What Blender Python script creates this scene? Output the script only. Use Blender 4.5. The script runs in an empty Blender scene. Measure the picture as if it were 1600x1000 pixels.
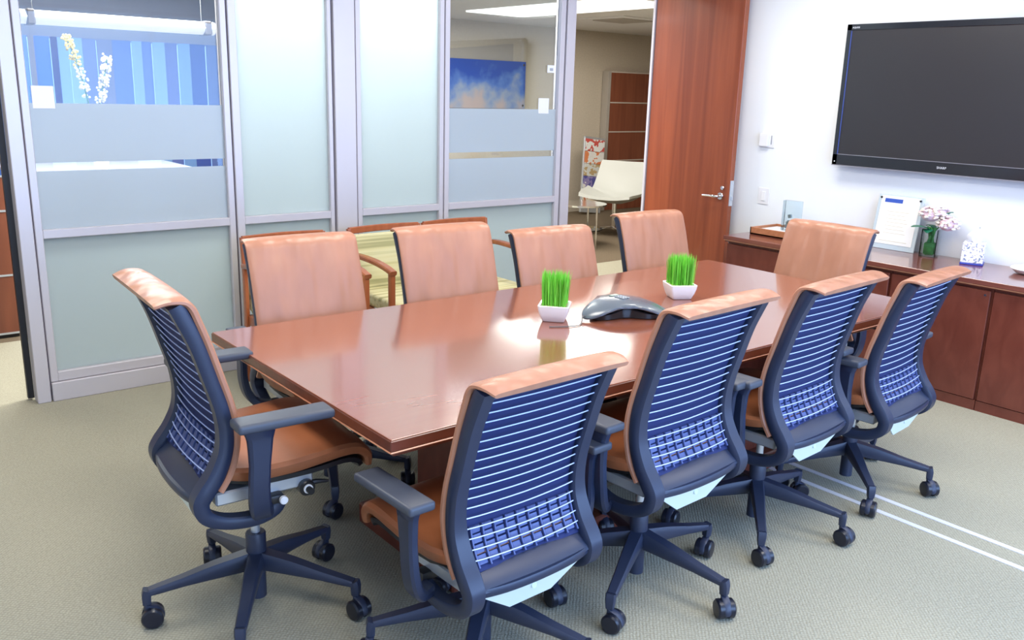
import bpy, bmesh, math, random
from mathutils import Vector, Matrix
random.seed(7)
R = math.radians
C = bpy.context.scene.collection
S = bpy.context.scene

# ------------------------------------------------------------------ camera
cam = bpy.data.cameras.new('camera'); camo = bpy.data.objects.new('camera', cam); C.objects.link(camo)
Rm = ((0.7802085241266401, 0.6248932591344559, -0.027983451689306958),
      (-0.1359868055280789, 0.21311247965049873, 0.9675177826476804),
      (0.6105589632479395, -0.7510602410629479, 0.2512494113268089))
right = Vector((Rm[0][0], -Rm[0][1], -Rm[0][2]))
down = Vector((Rm[1][0], -Rm[1][1], -Rm[1][2]))
fwd = Vector((Rm[2][0], -Rm[2][1], -Rm[2][2]))
M3 = Matrix((right, -down, -fwd)).transposed()
camo.matrix_world = Matrix.Translation((0, 0, 1.6)) @ M3.to_4x4()
cam.sensor_width = 36; cam.lens = 36 * 1379.96 / 1600; cam.clip_start = 0.02; cam.clip_end = 200
S.camera = camo

# ------------------------------------------------------------------ world, exposure
w = bpy.data.worlds.new('world'); S.world = w; w.use_nodes = True
bg = w.node_tree.nodes['Background']; bg.inputs[0].default_value = (0.42, 0.62, 1.0, 1); bg.inputs[1].default_value = 1.6
vs = S.view_settings; vs.view_transform = 'Standard'; vs.look = 'None'; vs.gamma = 1; vs.exposure = 0.0; vs.use_curve_mapping = False

# ------------------------------------------------------------------ lamps
def area(name, loc, sx, sy, power, color, target=None, rot=None):
    l = bpy.data.lights.new(name, 'AREA'); l.shape = 'RECTANGLE'; l.size = sx; l.size_y = sy; l.energy = power; l.color = color
    o = bpy.data.objects.new(name, l); C.objects.link(o); o.location = loc
    if rot: o.rotation_euler = rot
    return o
WARM = (1.0, 0.95, 0.86); COOL = (0.36, 0.56, 1.0)
for x, y in ((0.6, 0.9), (0.6, 3.1), (2.4, 0.9), (2.4, 3.1), (4.3, 0.9), (4.3, 3.1)):
    area('ceiling_lamp', (x, y, 2.58), 0.55, 1.15, 29, WARM)
area('window_daylight', (2.5, -1.72, 1.35), 5.2, 1.9, 215, COOL, rot=(R(90), 0, 0))       # faces +Y through the big window
for x, y in ((1.2, 5.3), (3.75, 5.2)):
    area('corridor_lamp', (x, y, 2.57), 1.1, 0.3, 45, (1, .97, .9))
for x in (2.2, 2.95):
    area('corridor_lamp', (x, 5.38, 2.56), 0.6, 0.35, 38, (1, .98, .93))
area('lounge_lamp', (6.1, 6.9, 2.36), 0.7, 2.0, 78, (1, .95, .88))
area('lounge_lamp', (8.2, 7.6, 2.36), 0.7, 0.7, 16, (1, .95, .88))
area('meeting_room_lamp', (2.4, 8.3, 2.5), 1.6, 1.6, 120, (.85, .9, 1))

# ------------------------------------------------------------------ materials
MATS = {}
def mat(name, col, rough=.5, metal=0., spec=.5, noise=None, bump=None, coat=0., trans=0., sheen=0., alpha=1):
    """noise=(scale_vec, amount, detail)  bump=(scale_vec, strength)"""
    if name in MATS: return MATS[name]
    m = bpy.data.materials.new(name); m.use_nodes = True; nt = m.node_tree; N = nt.nodes; L = nt.links
    b = N['Principled BSDF']
    b.inputs['Base Color'].default_value = (*col, 1); b.inputs['Roughness'].default_value = rough
    b.inputs['Metallic'].default_value = metal; b.inputs['Specular IOR Level'].default_value = spec
    b.inputs['Coat Weight'].default_value = coat; b.inputs['Coat Roughness'].default_value = .12
    b.inputs['Transmission Weight'].default_value = trans; b.inputs['Sheen Weight'].default_value = sheen
    tc = N.new('ShaderNodeTexCoord')
    if noise:
        mp = N.new('ShaderNodeMapping'); mp.inputs['Scale'].default_value = noise[0]; L.new(tc.outputs['Object'], mp.inputs[0])
        n = N.new('ShaderNodeTexNoise'); n.inputs['Scale'].default_value = 1; n.inputs['Detail'].default_value = noise[2] if len(noise) > 2 else 4
        L.new(mp.outputs[0], n.inputs[0])
        r = N.new('ShaderNodeValToRGB'); a = noise[1]
        r.color_ramp.elements[0].position = .3; r.color_ramp.elements[1].position = .7
        r.color_ramp.elements[0].color = (*[c * (1 - a) for c in col], 1); r.color_ramp.elements[1].color = (*[min(1, c * (1 + a)) for c in col], 1)
        L.new(n.outputs[0], r.inputs[0]); L.new(r.outputs[0], b.inputs['Base Color'])
    if bump:
        mp = N.new('ShaderNodeMapping'); mp.inputs['Scale'].default_value = bump[0][:3]; L.new(tc.outputs['Object'], mp.inputs[0])
        n = N.new('ShaderNodeTexNoise'); n.inputs['Scale'].default_value = 1; n.inputs['Detail'].default_value = bump[0][3] if len(bump[0]) > 3 else 3
        L.new(mp.outputs[0], n.inputs[0])
        bp = N.new('ShaderNodeBump'); bp.inputs['Strength'].default_value = bump[1]; bp.inputs['Distance'].default_value = bump[2] if len(bump) > 2 else .002
        L.new(n.outputs[0], bp.inputs['Height']); L.new(bp.outputs[0], b.inputs['Normal'])
    MATS[name] = m; return m

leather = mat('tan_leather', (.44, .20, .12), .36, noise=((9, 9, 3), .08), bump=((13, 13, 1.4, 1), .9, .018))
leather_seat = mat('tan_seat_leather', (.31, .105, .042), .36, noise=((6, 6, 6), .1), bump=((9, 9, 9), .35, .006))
frame_m = mat('blue_black_plastic', (.017, .026, .058), .38)
base_m = mat('base_plastic', (.024, .032, .062), .42)
pad_m = mat('arm_pad_rubber', (.05, .06, .085), .45)
navy = mat('navy_mesh', (.007, .017, .095), .8)
wire_m = mat('pale_wire', (.55, .65, .95), .35, .2)
lumbar_m = mat('slate_plastic', (.07, .10, .26), .45)
silver = mat('silver_metal', (.62, .66, .70), .32, .6)
plate_m = mat('satin_plate', (.70, .78, .74), .4, .1)
chrome = mat('chrome', (.8, .8, .8), .12, 1)
black = mat('black_plastic', (.012, .012, .014), .35)
wheel_m = mat('wheel_black', (.010, .012, .022), .28)
capw = mat('white_cap', (.85, .85, .85), .4)
paint_w = mat('white_wall_paint', (.84, .87, .90), .75, bump=((60, 60, 60), .08))
ceil_m = mat('ceiling_white', (.78, .77, .75), .85, noise=((40, 40, 40), .03))
beige = mat('beige_wallcovering', (.56, .49, .39), .8, noise=((50, 50, 50), .06), bump=((120, 120, 120), .15))
taupe = mat('taupe_parts_and_reflection', (.42, .38, .33), .8)  # diffuser blade, side post and the painted lounge wall reflection
alu = mat('lilac_grey_aluminium', (.60, .57, .60), .38, .2)
aludark = mat('dark_groove', (.16, .14, .18), .5)
gasket = mat('black_gasket', (.01, .01, .012), .5)
greywall = mat('blue_grey_wall', (.32, .34, .42), .8)
dark_recess = mat('dark_recess', (.02, .02, .02), .9)
track_m = mat('floor_track_metal', (.80, .82, .86), .35, .2)
tv_m = mat('gloss_black', (.012, .014, .020), .18, coat=.4)
screen_m = mat('screen_glass', (.024, .022, .026), .3, spec=.6)
ceramic = mat('white_ceramic', (.88, .88, .90), .22, coat=.3)
white_pl = mat('white_plastic', (.80, .80, .82), .4)
shell_w = mat('white_shell', (.45, .46, .42), .45)
soil = mat('moss', (.42, .50, .16), .9)

def wood(name, c1, c2, sc=(30, 30, 1.2), rough=.35, coat=.0, dist=.6):
    m = bpy.data.materials.new(name); m.use_nodes = True; nt = m.node_tree; N = nt.nodes; L = nt.links; b = N['Principled BSDF']
    tc = N.new('ShaderNodeTexCoord'); mp = N.new('ShaderNodeMapping'); mp.inputs['Scale'].default_value = sc
    n = N.new('ShaderNodeTexNoise'); n.inputs['Scale'].default_value = 1; n.inputs['Detail'].default_value = 6; n.inputs['Distortion'].default_value = dist
    r = N.new('ShaderNodeValToRGB'); r.color_ramp.elements[0].position = .32; r.color_ramp.elements[1].position = .68
    r.color_ramp.elements[0].color = (*c1, 1); r.color_ramp.elements[1].color = (*c2, 1)
    L.new(tc.outputs['Object'], mp.inputs[0]); L.new(mp.outputs[0], n.inputs[0]); L.new(n.outputs[0], r.inputs[0]); L.new(r.outputs[0], b.inputs['Base Color'])
    b.inputs['Roughness'].default_value = rough; b.inputs['Coat Weight'].default_value = coat; b.inputs['Coat Roughness'].default_value = .1
    return m
door_wood = wood('cherry_door_veneer', (.22, .046, .015), (.33, .078, .026), (16, 16, .7), .32, .15)
cred_wood = wood('dark_cherry_veneer', (.135, .030, .018), (.185, .047, .028), (60, 14, 6), .34, .1)
cred_top = wood('credenza_top_veneer', (.17, .05, .035), (.22, .07, .05), (14, 2, 14), .16, .5)
table_wood = wood('table_top_veneer', (.252, .080, .045), (.27, .088, .049), (2, 40, 40), .20, .8, 0)
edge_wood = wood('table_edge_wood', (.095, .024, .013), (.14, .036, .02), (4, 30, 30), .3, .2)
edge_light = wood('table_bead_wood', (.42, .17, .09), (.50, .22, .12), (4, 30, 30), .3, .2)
panel_wood = wood('reddish_panel_wood', (.21, .060, .030), (.29, .09, .045), (14, 14, .8), .4)
cab_wood = wood('corridor_cabinet_wood', (.17, .05, .025), (.23, .07, .035), (12, 12, 1), .4)
chair_wood = wood('orange_cherry_wood', (.32, .085, .03), (.42, .125, .045), (20, 20, 2), .3, .2)
tray_wood = wood('oak_tray_wood', (.40, .15, .06), (.50, .20, .09), (6, 30, 30), .35)

def carpet(name, c, cell):
    m = bpy.data.materials.new(name); m.use_nodes = True; nt = m.node_tree; N = nt.nodes; L = nt.links; b = N['Principled BSDF']
    tc = N.new('ShaderNodeTexCoord')
    mp = N.new('ShaderNodeMapping'); mp.inputs['Rotation'].default_value = (0, 0, R(45)); L.new(tc.outputs['Object'], mp.inputs[0])
    v = N.new('ShaderNodeTexVoronoi'); v.inputs['Scale'].default_value = cell; v.inputs['Randomness'].default_value = .25; L.new(mp.outputs[0], v.inputs[0])
    n = N.new('ShaderNodeTexNoise'); n.inputs['Scale'].default_value = 160; n.inputs['Detail'].default_value = 3; L.new(tc.outputs['Object'], n.inputs[0])
    big = N.new('ShaderNodeTexNoise'); big.inputs['Scale'].default_value = 1.3; big.inputs['Detail'].default_value = 2; L.new(tc.outputs['Object'], big.inputs[0])
    mx = N.new('ShaderNodeMath'); mx.operation = 'MULTIPLY_ADD'; L.new(n.outputs[0], mx.inputs[0]); mx.inputs[1].default_value = .8; L.new(v.outputs['Distance'], mx.inputs[2])
    r = N.new('ShaderNodeValToRGB'); r.color_ramp.elements[0].position = .25; r.color_ramp.elements[1].position = 1.0
    r.color_ramp.elements[0].color = (*[x * 1.12 for x in c], 1); r.color_ramp.elements[1].color = (*[x * .72 for x in c], 1)
    L.new(mx.outputs[0], r.inputs[0])
    m2 = N.new('ShaderNodeMixRGB'); m2.blend_type = 'MULTIPLY'; m2.inputs[0].default_value = .12; L.new(r.outputs[0], m2.inputs[1]); L.new(big.outputs[0], m2.inputs[2])
    L.new(m2.outputs[0], b.inputs['Base Color']); b.inputs['Roughness'].default_value = .95; b.inputs['Specular IOR Level'].default_value = .1
    bp = N.new('ShaderNodeBump'); bp.inputs['Strength'].default_value = .6; bp.inputs['Distance'].default_value = .004; L.new(mx.outputs[0], bp.inputs['Height']); L.new(bp.outputs[0], b.inputs['Normal'])
    return m
carpet_m = carpet('sage_grey_carpet', (.48, .455, .345), 95)
carpet_b = carpet('brown_lounge_carpet', (.20, .155, .105), 60)

def glass_mat(name, tint=(1, 1, 1), refl=.09):
    m = bpy.data.materials.new(name); m.use_nodes = True; nt = m.node_tree; N = nt.nodes; L = nt.links
    N.remove(N['Principled BSDF']); out = N['Material Output']
    t = N.new('ShaderNodeBsdfTransparent'); t.inputs[0].default_value = (*tint, 1)
    g = N.new('ShaderNodeBsdfGlossy'); g.inputs['Roughness'].default_value = .01
    f = N.new('ShaderNodeFresnel'); f.inputs[0].default_value = 1.45
    mx = N.new('ShaderNodeMixShader'); L.new(f.outputs[0], mx.inputs[0]); L.new(t.outputs[0], mx.inputs[1]); L.new(g.outputs[0], mx.inputs[2]); L.new(mx.outputs[0], out.inputs[0])
    return m
glass = glass_mat('clear_glass', (.93, .97, .98))
crystal = glass_mat('crystal_glass', (.86, .93, .95))
vase_g = glass_mat('vase_glass', (.97, .99, .985))
def frost_mat(name, col, tr=.6, clear=0.):
    m = bpy.data.materials.new(name); m.use_nodes = True; nt = m.node_tree; N = nt.nodes; L = nt.links
    N.remove(N['Principled BSDF']); out = N['Material Output']
    d = N.new('ShaderNodeBsdfDiffuse'); d.inputs[0].default_value = (*col, 1)
    t = N.new('ShaderNodeBsdfTranslucent'); t.inputs[0].default_value = (*col, 1)
    g = N.new('ShaderNodeBsdfGlossy'); g.inputs['Roughness'].default_value = .22
    m1 = N.new('ShaderNodeMixShader'); m1.inputs[0].default_value = tr; L.new(d.outputs[0], m1.inputs[1]); L.new(t.outputs[0], m1.inputs[2])
    f = N.new('ShaderNodeFresnel'); f.inputs[0].default_value = 1.35
    m2 = N.new('ShaderNodeMixShader'); L.new(f.outputs[0], m2.inputs[0]); L.new(m1.outputs[0], m2.inputs[1]); L.new(g.outputs[0], m2.inputs[2]); L.new(m2.outputs[0], out.inputs[0])
    return m
frost = frost_mat('frosted_glass', (.68, .76, .78), .78)
frost_band = frost_mat('frosted_band_film', (.78, .85, .89), .6)
tissue_m = frost_mat('tissue_paper', (.9, .9, .93), .35)

def emis(name, col, s):
    m = bpy.data.materials.new(name); m.use_nodes = True; b = m.node_tree.nodes['Principled BSDF']
    b.inputs['Base Color'].default_value = (.8, .8, .8, 1); b.inputs['Emission Color'].default_value = (*col, 1); b.inputs['Emission Strength'].default_value = s
    return m
lamp_on = emis('lit_diffuser', (1, .97, .92), 2.0)
tube_on = emis('lit_tube_cover', (1, .86, .72), .22)

# ------------------------------------------------------------------ mesh helpers
def obj(name, bm, m, parent=None, smooth=False, loc=None):
    me = bpy.data.meshes.new(name); bmesh.ops.recalc_face_normals(bm, faces=bm.faces); bm.to_mesh(me); bm.free()
    ms = m if isinstance(m, (list, tuple)) else [m]
    for x in ms: me.materials.append(x)
    if smooth:
        for p in me.polygons: p.use_smooth = True
        try: me.set_sharp_from_angle(angle=R(38))
        except Exception: pass
    o = bpy.data.objects.new(name, me); C.objects.link(o)
    if parent is not None: o.parent = parent
    if loc: o.location = loc
    return o
def tag(o, label, cat, group=None, kind=None):
    if label: o['label'] = label
    if cat: o['category'] = cat
    if group: o['group'] = group
    if kind: o['kind'] = kind
    return o
def thing(name, label, cat, loc=(0, 0, 0), rz=0, group=None):
    o = bpy.data.objects.new(name, None); C.objects.link(o); o.location = loc; o.rotation_euler = (0, 0, rz); o.empty_display_size = .1
    return tag(o, label, cat, group)
def struct(name, bm, m, label=None, parent=None, smooth=False):
    o = obj(name, bm, m, parent, smooth)
    if parent is None:
        o['kind'] = 'structure'
        if label: o['label'] = label
    return o
def N(): return bmesh.new()
def box(bm, x0, x1, y0, y1, z0, z1, bev=0, seg=2, mi=0, M=None):
    r = bmesh.ops.create_cube(bm, size=1); vs_ = r['verts']
    for v in vs_:
        v.co = Vector(((x0 + x1) / 2 + v.co.x * (x1 - x0), (y0 + y1) / 2 + v.co.y * (y1 - y0), (z0 + z1) / 2 + v.co.z * (z1 - z0)))
        if M is not None: v.co = M @ v.co
    fs = list({f for v in vs_ for f in v.link_faces})
    for f in fs: f.material_index = mi
    if bev:
        es = list({e for v in vs_ for e in v.link_edges})
        r2 = bmesh.ops.bevel(bm, geom=es, offset=bev, segments=seg, affect='EDGES', profile=.6)
        for f in r2['faces']: f.material_index = mi
    return bm
def cr(pts, n=6):
    """catmull-rom resample"""
    P = [Vector(p) for p in pts]; out = []
    for i in range(len(P) - 1):
        p0 = P[max(i - 1, 0)]; p1 = P[i]; p2 = P[i + 1]; p3 = P[min(i + 2, len(P) - 1)]
        for k in range(n):
            t = k / n
            out.append(.5 * ((2 * p1) + (-p0 + p2) * t + (2 * p0 - 5 * p1 + 4 * p2 - p3) * t * t + (-p0 + 3 * p1 - 3 * p2 + p3) * t ** 3))
    out.append(P[-1]); return out
def interp(l, t):
    if not isinstance(l, (list, tuple)): return l
    f = t * (len(l) - 1); i = min(int(f), len(l) - 2); return l[i] * (1 - (f - i)) + l[i + 1] * (f - i)
SEC = [(-1, -.55), (-.75, -1), (.75, -1), (1, -.55), (1, .55), (.75, 1), (-.75, 1), (-1, .55)]
ROUND = [(math.cos(a * math.pi / 6), math.sin(a * math.pi / 6)) for a in range(12)]
def sweep(bm, pts, side, hw, ht, sec=SEC, n=5, smooth_path=True, mi=0, cap=True):
    """section (a,b): a*hw along side, b*ht along (side x tangent)"""
    P = cr(pts, n) if smooth_path else [Vector(p) for p in pts]
    side = Vector(side).normalized(); rings = []
    for i, p in enumerate(P):
        t = (P[min(i + 1, len(P) - 1)] - P[max(i - 1, 0)]).normalized()
        nn = side.cross(t).normalized(); f = i / (len(P) - 1)
        a, b = interp(hw, f), interp(ht, f)
        rings.append([bm.verts.new(p + side * (u * a) + nn * (v * b)) for u, v in sec])
    k = len(sec)
    for r0, r1 in zip(rings, rings[1:]):
        for j in range(k):
            f = bm.faces.new((r0[j], r0[(j + 1) % k], r1[(j + 1) % k], r1[j])); f.material_index = mi
    if cap:
        for r in (rings[0], rings[-1]):
            try: f = bm.faces.new(r); f.material_index = mi
            except ValueError: pass
    return rings
def tube(bm, pts, rad, seg=8, n=5, sp=True, mi=0):
    P = cr(pts, n) if sp else [Vector(p) for p in pts]
    rings = []; ref = None
    for i, p in enumerate(P):
        t = (P[min(i + 1, len(P) - 1)] - P[max(i - 1, 0)]).normalized()
        if ref is None: ref = t.orthogonal().normalized()
        ref = (ref - t * ref.dot(t)).normalized(); b = t.cross(ref); rr = interp(rad, i / max(1, len(P) - 1))
        rings.append([bm.verts.new(p + ref * (rr * math.cos(2 * math.pi * j / seg)) + b * (rr * math.sin(2 * math.pi * j / seg))) for j in range(seg)])
    for r0, r1 in zip(rings, rings[1:]):
        for j in range(seg):
            f = bm.faces.new((r0[j], r0[(j + 1) % seg], r1[(j + 1) % seg], r1[j])); f.material_index = mi
    for r in (rings[0], rings[-1]):
        f = bm.faces.new(r); f.material_index = mi
    return bm
def cyl(bm, c, axis, r, l, seg=20, bev=0, mi=0):
    a = Vector(axis).normalized(); c = Vector(c)
    if bev: tube(bm, [c - a * l / 2, c - a * (l / 2 - bev) , c + a * (l / 2 - bev), c + a * l / 2], [r - bev, r, r, r - bev], seg, sp=False, mi=mi)
    else: tube(bm, [c - a * l / 2, c + a * l / 2], r, seg, sp=False, mi=mi)
    return bm
def lathe(bm, prof, seg=24, c=(0, 0, 0), mi=0):
    rings = [[bm.verts.new((c[0] + r * math.cos(2 * math.pi * j / seg), c[1] + r * math.sin(2 * math.pi * j / seg), c[2] + z)) for j in range(seg)] for r, z in prof]
    for r0, r1 in zip(rings, rings[1:]):
        for j in range(seg):
            f = bm.faces.new((r0[j], r0[(j + 1) % seg], r1[(j + 1) % seg], r1[j])); f.material_index = mi
    bm.faces.new(rings[0]); bm.faces.new(rings[-1]); return bm
def prism(bm, poly, axis_pts):
    """poly: list of 3-D points; extruded by vector"""
    v0 = [bm.verts.new(p) for p in poly]; v1 = [bm.verts.new(Vector(p) + Vector(axis_pts)) for p in poly]
    bm.faces.new(v0); bm.faces.new(v1)
    for i in range(len(poly)):
        j = (i + 1) % len(poly); bm.faces.new((v0[i], v0[j], v1[j], v1[i]))
    return bm
def sph(bm, c, r, sub=2, sc=(1, 1, 1), mi=0):
    q = bmesh.ops.create_icosphere(bm, subdivisions=sub, radius=r)
    for v in q['verts']: v.co = Vector((v.co.x * sc[0] + c[0], v.co.y * sc[1] + c[1], v.co.z * sc[2] + c[2]))
    for f in {f for v in q['verts'] for f in v.link_faces}: f.material_index = mi

# ------------------------------------------------------------------ the room
GY = 4.79
struct('floor', box(N(), -3, 11.5, -1.9, 6.05, -.06, 0), carpet_m, 'sage grey patterned carpet floor')
struct('floor_lounge', box(N(), -3, 11.5, 6.05, 11, -.06, 0), carpet_b, 'brown lounge carpet beyond the doorway')
struct('ceiling', box(N(), -2.4, 5.5, -1.9, 6.15, 2.6, 2.66), ceil_m)
struct('ceiling_lounge', box(box(N(), 5.5, 11.5, 4.7, 9.2, 2.4, 2.46), 4.25, 5.5, 6.15, 9.2, 2.4, 2.46), ceil_m)
struct('ceiling_office', box(N(), -2.4, 4.25, 6.15, 10.8, 2.6, 2.66), ceil_m)
struct('wall_right', box(N(), 5.33, 5.48, -1.9, 4.86, 0, 2.6), paint_w, 'white painted wall behind the television')
bm = N(); box(bm, -2.4, -.4, -1.9, -1.8, 0, 2.6); box(bm, 4.9, 5.33, -1.9, -1.8, 0, 2.6); box(bm, -.4, 4.9, -1.9, -1.8, 0, .35); box(bm, -.4, 4.9, -1.9, -1.8, 2.4, 2.6)
struct('wall_front', bm, paint_w)
bm = N()
for x in (-.4, .95, 2.25, 3.55, 4.86): box(bm, x, x + .05, -1.87, -1.81, .35, 2.4)
box(bm, -.4, 4.9, -1.87, -1.81, .35, .39); box(bm, -.4, 4.9, -1.87, -1.81, 2.36, 2.4)
struct('window_front', bm, alu)
struct('wall_left', box(N(), -2.5, -2.4, -1.9, 10.8, 0, 2.6), paint_w)
struct('wall_back', box(N(), -2.4, -.5, 4.76, 4.86, 0, 2.6), paint_w)
bm = N(); box(bm, -.5, 5.33, 4.76, 4.86, 2.42, 2.6); struct('trim_header', bm, alu)
# lounge and office walls beyond the glass
struct('wall_lounge_back', box(N(), 4.35, 11.5, 9.0, 9.1, 0, 2.4), beige, 'beige wallcovered lounge wall')
struct('wall_lounge_right', box(N(), 11.4, 11.5, 4.9, 9.0, 0, 2.4), beige)
struct('wall_lounge_front', box(N(), 5.48, 11.5, 4.72, 4.86, 0, 2.4), beige)
struct('wall_partition', box(N(), 4.25, 4.35, 6.6, 10.8, 0, 2.6), beige)
bm = N(); box(bm, -2.4, .96, 6.235, 6.335, 0, 2.6); struct('wall_corridor', bm, beige)
# office far wall with a wide window band
bm = N(); box(bm, .9, 4.25, 10.6, 10.7, 0, .6); box(bm, .9, 4.25, 10.6, 10.7, 2.0, 2.6); struct('wall_office_back', bm, greywall)
struct('window_office', box(N(), .9, 4.25, 10.66, 10.67, .6, 2.0), glass)
struct('wall_office_left', box(N(), .86, .96, 6.32, 10.7, 0, 2.6), greywall)

# glazed partition ---------------------------------------------------------
def ALU(bm, x0, x1, y0=4.765, y1=4.825, z0=0., z1=2.42, b=.003): return box(bm, x0, x1, y0, y1, z0, z1, b, 1)
t1 = ALU(N(), .80, .862, 4.755, 4.84); struct('trim_1', t1, alu)
struct('trim_2', box(N(), .772, .80, 4.84, 4.87, 0.01, 2.42), gasket)
struct('trim_3', ALU(N(), 2.497, 2.632, 4.752, 4.84), alu)
struct('trim_4', ALU(N(), 4.285, 4.365, 4.755, 4.85), alu)
bm = N()
for a, b in ((.862, .870), (1.876, 1.886), (2.487, 2.497), (2.632, 2.643), (3.268, 3.276), (4.277, 4.285)): box(bm, a, b, 4.785, 4.82, .0, 2.42)
struct('trim_5', bm, aludark)
bm = N(); ALU(bm, .870, 2.487, 4.750, 4.80, 0, .098); struct('baseboard_back', bm, alu)
bm = N(); ALU(bm, 2.643, 4.277, 4.750, 4.80, 0, .098); struct('baseboard_back_right', bm, alu)
def panel(n, x0, x1, a, b, label, banded):
    """outer frame x0..x1, glass a..b"""
    root = bpy.data.objects.new('window_%d' % n, None); C.objects.link(root); root.location = (x0, GY, 0); root['kind'] = 'structure'; root['label'] = label
    bm = N(); ALU(bm, x0, a, z0=.1); ALU(bm, b, x1, z0=.1); struct('stile', bm, alu, parent=root)
    bm = N(); ALU(bm, a, b, z0=.832, z1=.876); struct('middle_rail', bm, alu, parent=root)
    bm = N(); ALU(bm, a, b, z0=.1, z1=.15); struct('bottom_rail', bm, alu, parent=root)
    struct('lower_pane', box(N(), a, b, 4.792, 4.80, .15, .832), frost, parent=root)
    if banded:
        struct('upper_pane', box(N(), a, b, 4.796, 4.804, .876, 2.42), glass, parent=root)
        bm = N(); box(bm, a, b, 4.791, 4.795, .876, 1.158); box(bm, a, b, 4.791, 4.795, 1.198, 1.48)
        struct('frosted_film', bm, frost_band, parent=root)
    else:
        struct('upper_pane', box(N(), a, b, 4.792, 4.80, .876, 2.42), frost, parent=root)
    for c in root.children: c.location = (-x0, -GY, 0)
panel(1, .870, 1.876, .905, 1.842, 'glass partition panel with frosted bands, leftmost', True)
panel(2, 1.886, 2.487, 1.93, 2.462, 'fully frosted partition panel left of the wide post', False)
panel(3, 2.643, 3.268, 2.675, 3.236, 'fully frosted partition panel right of the wide post', False)
panel(4, 3.276, 4.277, 3.312, 4.235, 'glass partition panel with frosted bands beside the doorway', True)

# door ---------------------------------------------------------------------
d = bpy.data.objects.new('door_1', None); C.objects.link(d); d.location = (5.2, 4.79, 0); d['kind'] = 'structure'; d['label'] = 'tall cherry wood door standing open against the white wall'
def dpt(bm):
    bmesh.ops.translate(bm, verts=bm.verts, vec=(-5.2, -4.79, 0)); return bm
struct('door_leaf', dpt(box(N(), 5.2, 5.245, 3.975, 4.78, .01, 2.4, .002, 1)), door_wood, parent=d)
bm = N(); box(bm, 5.205, 5.240, 3.968, 3.976, .84, 1.02, .001, 1); box(bm, 5.217, 5.229, 3.958, 3.97, .88, .91, .002, 1); struct('latch_plate', dpt(bm), silver, parent=d)
bm = N(); cyl(bm, (5.193, 4.045, .905), (1, 0, 0), .026, .014, 24, .003); tube(bm, [(5.19, 4.045, .905), (5.155, 4.045, .905), (5.145, 4.06, .905), (5.143, 4.10, .906), (5.148, 4.17, .902)], [.010, .010, .010, .009, .008], 10)
struct('door_handle', dpt(bm), chrome, parent=d, smooth=True)
bm = N(); cyl(bm, (5.192, 4.03, .965), (1, 0, 0), .015, .016, 20, .003); struct('lock', dpt(bm), chrome, parent=d, smooth=True)
struct('trim_6', box(N(), 5.192, 5.33, 4.79, 4.81, 0, 2.42), alu, 'slim aluminium door jamb')

# floor track
for x in (3.222, 3.345):
    struct('floor_track', box(N(), x - .013, x + .013, -1.75, 4.70, 0.0, .003), track_m, 'slim metal track set in the carpet')
for o in bpy.data.objects:
    if o.name.startswith('floor_track'): o.name = 'trim_7' if 'trim_7' not in bpy.data.objects else 'trim_8'

# ------------------------------------------------------------------ conference table
TZ = .735
tb = thing('conference_table', 'long cherry wood conference table with glossy top', 'table', (2.46, 2.41, 0))
def tloc(bm): bmesh.ops.translate(bm, verts=bm.verts, vec=(-2.46, -2.41, 0)); return bm
box_top = box(N(), 1.085, 3.835, 1.805, 3.03, .731, TZ, .001, 1)
obj('tabletop', tloc(box_top), table_wood, tb)
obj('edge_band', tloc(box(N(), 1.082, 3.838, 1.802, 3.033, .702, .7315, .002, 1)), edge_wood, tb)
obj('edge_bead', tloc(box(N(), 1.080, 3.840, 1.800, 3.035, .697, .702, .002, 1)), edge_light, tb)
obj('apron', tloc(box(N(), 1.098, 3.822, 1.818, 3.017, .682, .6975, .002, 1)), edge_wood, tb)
for x0, x1 in ((1.72, 2.15), (2.80, 3.23)):
    p = obj('pedestal', tloc(box(N(), x0, x1, 2.17, 2.67, .08, .683, .004, 1)), cred_wood, tb)
    bm = N(); box(bm, x0 - .23 if x0 < 2 else x0 - .12, x1 + .12 if x0 < 2 else x1 + .23, 2.10, 2.72, 0, .082, .006, 1); obj('plinth', tloc(bm), cred_wood, tb)

# ------------------------------------------------------------------ task chair
XA = (1, 0, 0)
CROWN = [(-1, -.4), (-.97, -.9), (-.6, -1), (0, -1), (.6, -1), (.97, -.9), (1, -.4), (1, .3), (.96, .75), (.7, 1.0), (.35, 1.1), (0, 1.15), (-.35, 1.1), (-.7, 1.0), (-.96, .75), (-1, .3)]
LEATH = [(-.165, .452), (-.135, .50), (-.118, .56), (-.113, .62), (-.123, .69), (-.145, .77), (-.174, .87), (-.198, .94), (-.212, .975), (-.232, .992), (-.270, .995), (-.304, .985)]
RAIL = [(-.252, .984), (-.232, .94), (-.203, .87), (-.173, .77), (-.151, .69), (-.143, .62), (-.150, .56), (-.176, .50), (-.208, .455), (-.222, .425), (-.208, .385), (-.155, .355), (-.075, .343), (-.015, .358), (.004, .392)]
def railat(z):
    for (y0, z0), (y1, z1) in zip(RAIL, RAIL[1:9]):
        if z1 <= z <= z0: return y0 + (y1 - y0) * (z0 - z) / (z0 - z1)
    return RAIL[0][0]
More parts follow.
